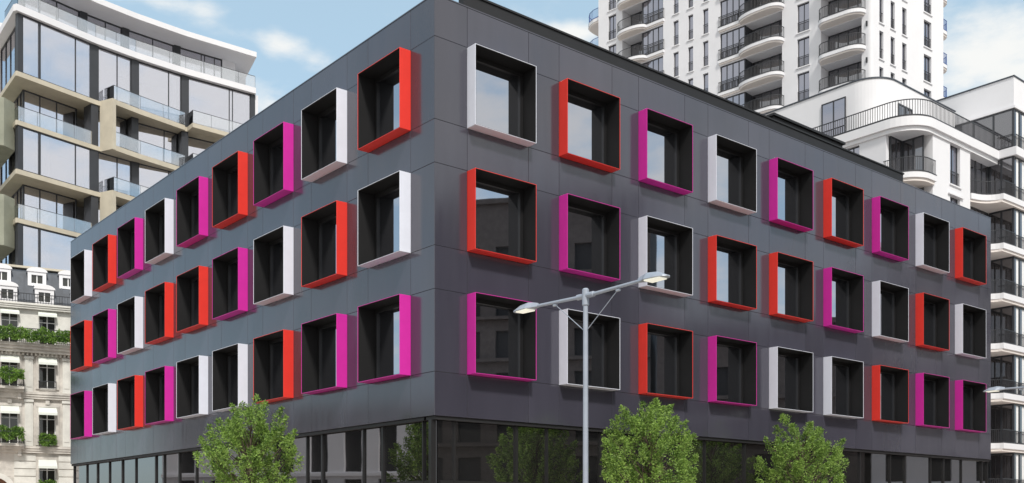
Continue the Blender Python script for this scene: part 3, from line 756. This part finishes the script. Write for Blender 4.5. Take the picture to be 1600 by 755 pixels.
for i, z in enumerate(levels):
    top = (33.0 if i == 0 else levels[i - 1] - .62)
    # left cheek of the bay and the loggia glazing
    e = 8.0 if i == 0 else 2.0
    if i == 0: window(ter, BL, .02, 6.2, z, top, d=0, mull=3, fw=.13, glass='bglass', sill=False, name='bay_window')
    else:
        window(ter, BL, .02, 1.9, z, top, d=0, mull=1, fw=.13, glass='bglass', sill=False, name='bay_window')
        Fb = Face(G(8.0, .6), dA, -dB); window(ter, Fb, .1, 4.15, z, top, d=0, mull=3, fw=.12, glass='bglass', sill=False, name='bay_window')
    w = window(ter, BR, .03, 5.0, z, top, d=0, mull=4, fw=.15, glass='bglass', sill=False, name='bay_window')
    window(ter, BR, 5.0, 10.0, z, top, d=0, mull=4, fw=.15, glass='bglass', sill=False, name='bay_window')
    m = MB(); m.rail([BR.xy(.1, .1), BR.xy(10, .1)], z, 1.0, gap=.13, w=.022); m.rail([BL.xy(-.02, .1), BL.xy(1.2, .1)], z, 1.0, gap=.13, w=.022); m.build('railing', 'steel', ter)
    cu = MB(); 
    for s in (.35, 1.35, 2.35, 3.3, 4.3, 5.3): cu.box(BR, s + .13, s + .48, z + .02, top - .02, -.059, -.036)
    cu.build('curtain', 'curtain', ter)
    if i:
        r = 1.6; arcp = [G(8.0 + .15, -.02)] + [G(8.15 + 1.9 * math.sin(t) * 1.0, -.1 - 1.45 * (1 - math.cos(t))) for t in [math.pi / 2 * k / 8 for k in range(1, 9)]]
        outer = arcp + [G(10.8, K[1] - .25), G(12.0, K[1] - .28), G(30, K[1] - .28)]
        m = MB(); m.prism(outer + [G(30, 1.2), G(8.15, 1.2)], z - .42, z); sl = m.build('bay_slab', 'render2', ter)
        inner_ = [p + dB * .1 for p in outer]
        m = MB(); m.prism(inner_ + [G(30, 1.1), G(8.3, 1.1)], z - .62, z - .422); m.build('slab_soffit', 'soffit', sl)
        m = MB(); m.rail([p + dB * .07 for p in outer[:-1]], z, 1.02, gap=.13, w=.022); m.build('railing', 'steel', sl)
    else:
        m = MB(); m.prism([G(12.0, K[1] - .28), G(30, K[1] - .28), G(30, 1), G(12.0, 1)], z - .65, z - .02); m.build('bay_slab', 'render2', ter)

# ------------------------------------------------------------------ BUILDINGS ACROSS THE STREET (seen mirrored in the office glass)
def simple_block(name, x0, x1, y0, y1, h, wallm, label, face, ww=1.4, pitch=3.2, fh=3.4, z_off=1.0, whgt=2.2):
    t = thing(name, ((x0 + x1) / 2, (y0 + y1) / 2, 0), label, 'building')
    if face == 'W': F = Face((x0, y0), (0, 1), (-1, 0)); L = y1 - y0
    elif face == 'E': F = Face((x1, y0), (0, 1), (1, 0)); L = y1 - y0
    S = []; s = 1.0
    while s + ww < L - .8: S.append(s); s += pitch
    Z = []; z = z_off
    while z + whgt < h - .6: Z.append(z); z += fh
    H = [(s, s + ww, z, z + whgt) for s in S for z in Z]
    m = MB(); holes_wall(m, F, 0, L, 0, h, H, -.35, 0); m.build('wall', wallm, t)
    m = MB()
    if face == 'W': m.prism([(x0 + .36, y0), (x1, y0), (x1, y1), (x0 + .36, y1)], 0, h)
    else: m.prism([(x0, y0), (x1 - .36, y0), (x1 - .36, y1), (x0, y1)], 0, h)
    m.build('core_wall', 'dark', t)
    m = MB()
    for z in Z: m.box(F, 0, L, z - .35, z - .1, 0, .5 if wallm == 'brown' else .2)
    m.box(F, 0, L, h, h + .4, -.4, .35); m.build('cornice', wallm, t)
    return t
simple_block('brick_apartment_block', 50, 62, -6, 33, 27, 'brown', 'tall brown brick block across the street, mirrored in the office windows', 'W', ww=1.9)
simple_block('low_brick_shop', 50, 60, 33.5, 49, 16.5, 'brown', 'lower brown brick block across the street, mirrored in the office windows', 'W')
simple_block('white_apartment_block', 50, 62, 49.5, 70, 22, 'render', 'white apartment block across the street, mirrored in the farthest office windows', 'W', ww=1.5)
simple_block('white_pilaster_building', -64, -52, 36, 66, 10.5, 'render', 'low white building with tall narrow windows, mirrored in the left shopfront', 'E', ww=1.5, pitch=2.9, fh=4.8, z_off=.6, whgt=4.2)

# ------------------------------------------------------------------ STREET LAMPS
def street_lamp(x, y, label):
    t = thing('street_lamp', (x, y, .12), label, 'street lamp', 'double-headed street lamps along the pavement')
    Z = 6.42; B = Vector((x, y, 0)); ax = Vector((dB.x, dB.y, 0)); sd = Vector((dA.x, dA.y, 0))
    m = MB(); m.tube([B + Vector((0, 0, z)) for z in (.12, 1.0, 1.02, 1.08, Z + .12)], [.085, .085, .085, .062, .052], 16); m.build('pole', 'lamp', t, smooth=False)
    m = MB(); m.tube([B + Vector((0, 0, z)) for z in (Z - .22, Z - .20, Z + .13, Z + .16)], [.06, .075, .075, .05], 16); m.build('collar', 'lamp', t)
    m = MB(); m.tube([B + Vector((0, 0, z)) for z in (.12, .16, .17)], [.17, .17, .09], 16); m.build('base_plate', 'lamp', t)
    for sgn in (1, -1):
        a = ax * sgn; e = B + a * 1.72 + Vector((0, 0, Z + .04))
        m = MB(); m.tube([B + Vector((0, 0, Z)), B + a * .25 + Vector((0, 0, Z)), B + a * .26 + Vector((0, 0, Z)), e], [.062, .062, .04, .034], 12); arm = m.build('arm', 'lamp', t)
        m = MB(); m.tube([B + Vector((0, 0, Z - .78)), B + a * .98 + Vector((0, 0, Z - .03))], .010, 6); m.tube([B + a * .93 + Vector((0, 0, Z - .05)), B + a * 1.03 + Vector((0, 0, Z - .045))], .03, 8); m.build('stay_rod', 'lamp', arm)
        # lamp head: tapered flat body, domed spine, diffuser beneath
        h0 = B + a * 1.62 + Vector((0, 0, Z + .05))
        def sect(d, w, zt, zb): return [h0 + a * d + sd * (-w) + Vector((0, 0, zb)), h0 + a * d + sd * w + Vector((0, 0, zb)), h0 + a * d + sd * w * .9 + Vector((0, 0, zb + .03)), h0 + a * d + sd * w * .35 + Vector((0, 0, zt)), h0 + a * d - sd * w * .35 + Vector((0, 0, zt)), h0 + a * d - sd * w * .9 + Vector((0, 0, zb + .03))]
        S = [sect(-.06, .05, .05, -.04), sect(.10, .10, .085, -.045), sect(.22, .175, .10, -.05), sect(.50, .18, .07, -.055), sect(.68, .12, -.01, -.058), sect(.74, .05, -.03, -.058)]
        vs = [v for q in S for v in q]; n = 6; fs = [tuple(range(n)), tuple((len(S) - 1) * n + k for k in range(n))]
        for i in range(len(S) - 1):
            for k in range(n): fs.append((i * n + k, i * n + (k + 1) % n, (i + 1) * n + (k + 1) % n, (i + 1) * n + k))
        m = MB(); m.add(vs, fs); hd = m.build('lamp_head', 'lamp', t, bevel=.006)
        m = MB(); q = [h0 + a * .20 - sd * .13, h0 + a * .20 + sd * .13, h0 + a * .60 + sd * .11, h0 + a * .60 - sd * .11]
        m.hexa([p + Vector((0, 0, -.078)) for p in q] + [p + Vector((0, 0, -.05)) for p in q]); m.build('diffuser', 'diffuser', hd)
    return t
L1 = Vector((1.59, 22.0))
street_lamp(L1.x, L1.y, 'grey double-headed street lamp standing in front of the office corner')
L2 = L1 + dA * 23.15
street_lamp(L2.x, L2.y, 'grey double-headed street lamp farther right, only one head reaching into view')

# ------------------------------------------------------------------ TREES
def tree(x, y, top, rx, seed, label):
    random.seed(seed)
    t = thing('street_tree', (x, y, .12), label, 'tree', 'young leafy street trees before the office building')
    tr = MB(); B = Vector((x, y, 0)); base = 1.9; cz = (top + base) / 2; rz = (top - base) / 2
    tr.tube([B + Vector((0, 0, .12)), B + Vector((.02, .01, 1.2)), B + Vector((-.03, .03, 2.4)), B + Vector((.02, 0, 3.6)), B + Vector((0, 0, top - .7))], [.10, .075, .062, .04, .012], 9)
    crown = MB(); sprays = []
    N = 92
    for k in range(N):
        th = k * 2.39996 + random.uniform(-.35, .35); v = (k + .5) / N; ph = math.acos(1 - 1.85 * v)   # skips the very bottom
        rad = random.choice((.66, .82, .97, 1.0, 1.03)) * random.uniform(.90, 1.10)
        if k % 9 == 4: rad *= 1.18
        prof = 1.0 - .12 * math.cos(ph)
        d = Vector((math.sin(ph) * math.cos(th) * rx * prof, math.sin(ph) * math.sin(th) * rx * prof, math.cos(ph) * rz))
        tip = B + Vector((0, 0, cz)) + d * rad * .93
        sprays.append(tip)
    for k in range(16):
        th = random.uniform(0, 6.28); rr = random.uniform(.1, .5)
        sprays.append(B + Vector((math.cos(th) * rx * rr, math.sin(th) * rx * rr, cz + random.uniform(-.7, .6) * rz)))
    for tip in sprays:
        h = (tip - B); root = B + Vector((h.x * .1, h.y * .1, max(1.9, h.z - .45 - .55 * math.hypot(h.x, h.y))))
        mid = (root + tip) / 2 + Vector((random.uniform(-.1, .1), random.uniform(-.1, .1), -.06))
        tr.tube([root, mid, tip], [.022, .013, .004], 5)
        ax = (tip - mid).normalized() + Vector((0, 0, .35)); ax.normalize()
        L = random.uniform(.38, .62); w = random.uniform(.15, .24)
        n = int(random.uniform(150, 250))
        for _ in range(n):
            f = random.random() ** .8
            rr = w * math.sin(math.pi * (0.18 + .78 * f)) * abs(random.gauss(.75, .3))
            o = Vector((random.gauss(0, 1), random.gauss(0, 1), random.gauss(0, 1))).normalized()
            o = (o - ax * o.dot(ax)) * rr
            leaf(crown, tip + ax * (f - .62) * L * 1.15 + o, .088, .45)
    tr.build('trunk', 'bark', t); crown.build('crown', 'leaf', t, recalc=False)
def spot(F, s, d): q = F.xy(s, d); return q.x, q.y
x, y = -7.97, 31.0; tree(x, y, 5.10, 1.46, 11, 'leafy green street tree before the left facade of the office building')
q = Vector((4.22, 31.2)); tree(q.x, q.y, 5.15, 1.46, 23, 'leafy green street tree nearest the double-headed street lamp')
q = Vector((10.6, 37.2)); tree(q.x, q.y, 5.1, 1.53, 37, 'leafy green street tree farthest right along the office facade')

# ------------------------------------------------------------------ GROUND
m = MB(); m.add([(-600, -600, 0), (600, -600, 0), (600, 600, 0), (-600, 600, 0)], [(0, 1, 2, 3)]); structure(m.build('ground', 'ground'))
def Q(a, b): return C0 + dA * a + dB * b
m = MB(); m.prism([Q(-10, -9.5), Q(90, -9.5), Q(90, 60), Q(-10, 60)], .004, .12); structure(m.build('pavement', 'paving'))
m = MB(); m.prism([Q(-10.3, -9.8), Q(90, -9.8), Q(90, -9.51), Q(-10.01, -9.51)], .004, .135); m.prism([Q(-10.3, -9.8), Q(-10.01, -9.51), Q(-10.01, 60), Q(-10.3, 60)], .004, .135); structure(m.build('kerb', 'kerb'))
m = MB(); m.prism([Q(-60, -18), Q(90, -18), Q(90, -9.82), Q(-60, -9.82)], -.05, .005); structure(m.build('road', 'asphalt'))
m = MB(); m.prism([Q(-19, -9.8), Q(-10.32, -9.8), Q(-10.32, 60), Q(-19, 60)], -.05, .006); structure(m.build('side_road', 'asphalt'))
m = MB(); s = -8
while s < 88: m.prism([Q(s, -14), Q(s + 3, -14), Q(s + 3, -13.85), Q(s, -13.85)], .0055, .010); s += 6
structure(m.build('road_markings', 'paint'))

# ------------------------------------------------------------------ SKY AND SUN
SUN_EL, SUN_AZ = R(48), R(162)           # azimuth from +Y clockwise: behind the camera, to the right
w = bpy.data.worlds.new('World'); scn.world = w; w.use_nodes = True; nt = w.node_tree
bg = nt.nodes['Background']; bg.inputs['Strength'].default_value = 0.13
sky = nt.nodes.new('ShaderNodeTexSky'); sky.sky_type = 'NISHITA'; sky.sun_disc = False
sky.sun_elevation = SUN_EL; sky.sun_rotation = SUN_AZ; sky.air_density = 1.0; sky.dust_density = 1.2; sky.ozone_density = 1.0
tc = nt.nodes.new('ShaderNodeTexCoord')
def node(t, **k):
    n = nt.nodes.new(t)
    for a, b in k.items(): setattr(n, a, b)
    return n
def lk(a, b): nt.links.new(a, b)
def math_(op, a, b=None, c=None, clamp=False):
    n = node('ShaderNodeMath', operation=op, use_clamp=clamp)
    for i, x in enumerate((a, b, c)):
        if x is None: continue
        if isinstance(x, (int, float)): n.inputs[i].default_value = x
        else: lk(x, n.inputs[i])
    return n.outputs[0]
mp = node('ShaderNodeMapping'); mp.inputs['Scale'].default_value = (1, 1, 2.3); lk(tc.outputs['Generated'], mp.inputs['Vector'])
nz = node('ShaderNodeTexNoise'); nz.inputs['Scale'].default_value = 7.5; nz.inputs['Detail'].default_value = 9; nz.inputs['Roughness'].default_value = .58
lk(mp.outputs[0], nz.inputs['Vector'])
def cloud(px, py, rx, ry, amp):
    """soft patch of cloud centred on a direction of the sky"""
    d = Vector(((px - 800) / 1591, 1, (811 - py) / 1591)).normalized()
    side = Vector((d.y, -d.x, 0)).normalized(); up = side.cross(d)
    def dotn(v):
        n = node('ShaderNodeVectorMath', operation='DOT_PRODUCT'); lk(tc.outputs['Generated'], n.inputs[0]); n.inputs[1].default_value = v; return n.outputs['Value']
    a = math_('MULTIPLY', dotn(side), 1591 / rx); b = math_('MULTIPLY', dotn(up), 1591 / ry)
    r2 = math_('ADD', math_('MULTIPLY', a, a), math_('MULTIPLY', b, b))
    front = math_('GREATER_THAN', dotn(d), 0.0)
    g = math_('POWER', 2.718, math_('MULTIPLY', r2, -1.0))
    return math_('MULTIPLY', math_('MULTIPLY', g, amp), front)
tot = None
for c in ((440, 68, 38, 22, .42), (505, 105, 40, 26, .42), (415, 160, 60, 40, .50), (250, 2, 90, 14, .30), (325, 14, 26, 26, .24), (893, 50, 42, 18, .45), (1545, 75, 130, 62, .62), (15, 60, 40, 60, .10)):
    o = cloud(*c); tot = o if tot is None else math_('ADD', tot, o)
# broad broken cloud over the rest of the sky (mirrored in the glass)
sep = node('ShaderNodeSeparateXYZ'); lk(tc.outputs['Generated'], sep.inputs[0])
side_w = math_('MULTIPLY', math_('SUBTRACT', .72, sep.outputs['Y'], clamp=True), .62)
tot = math_('ADD', tot, side_w)
dens = math_('ADD', math_('MULTIPLY', math_('SUBTRACT', nz.outputs['Fac'], .5), 1.5), tot)
mr = node('ShaderNodeMapRange', interpolation_type='SMOOTHSTEP'); lk(dens, mr.inputs['Value']); mr.inputs['From Min'].default_value = .16; mr.inputs['From Max'].default_value = .62
mixc = node('ShaderNodeMix', data_type='RGBA'); lk(mr.outputs[0], mixc.inputs['Factor'])
# thin high veil brightens the blue
veil = node('ShaderNodeMix', data_type='RGBA'); veil.inputs['Factor'].default_value = .50; lk(sky.outputs[0], veil.inputs[6]); veil.inputs[7].default_value = (4.3, 5.9, 6.6, 1)
lk(veil.outputs[2], mixc.inputs[6]); mixc.inputs[7].default_value = (6.0, 6.05, 5.95, 1)
lk(mixc.outputs[2], bg.inputs['Color'])

sd = bpy.data.lights.new('sun', 'SUN'); sd.energy = 2.75; sd.angle = R(7); sd.color = (1, .955, .89)
so = bpy.data.objects.new('sun', sd); COL.objects.link(so)
dirv = Vector((math.sin(SUN_AZ) * math.cos(SUN_EL), math.cos(SUN_AZ) * math.cos(SUN_EL), math.sin(SUN_EL)))
so.rotation_euler = dirv.to_track_quat('Z', 'Y').to_euler(); so.location = (0, -20, 60)

# ------------------------------------------------------------------ CAMERA
cd = bpy.data.cameras.new('camera'); cam = bpy.data.objects.new('camera', cd); COL.objects.link(cam); scn.camera = cam
cam.location = (0, 0, 1.6); cam.rotation_euler = (R(90), 0, 0)
cd.sensor_fit = 'HORIZONTAL'; cd.sensor_width = 36; cd.lens = 35.8; cd.shift_y = 0.2709; cd.clip_start = .1; cd.clip_end = 2500
vs = scn.view_settings; vs.view_transform = 'Standard'; vs.look = 'None'; vs.exposure = 0.27; vs.gamma = 1
scn.render.resolution_x = 1024; scn.render.resolution_y = 483
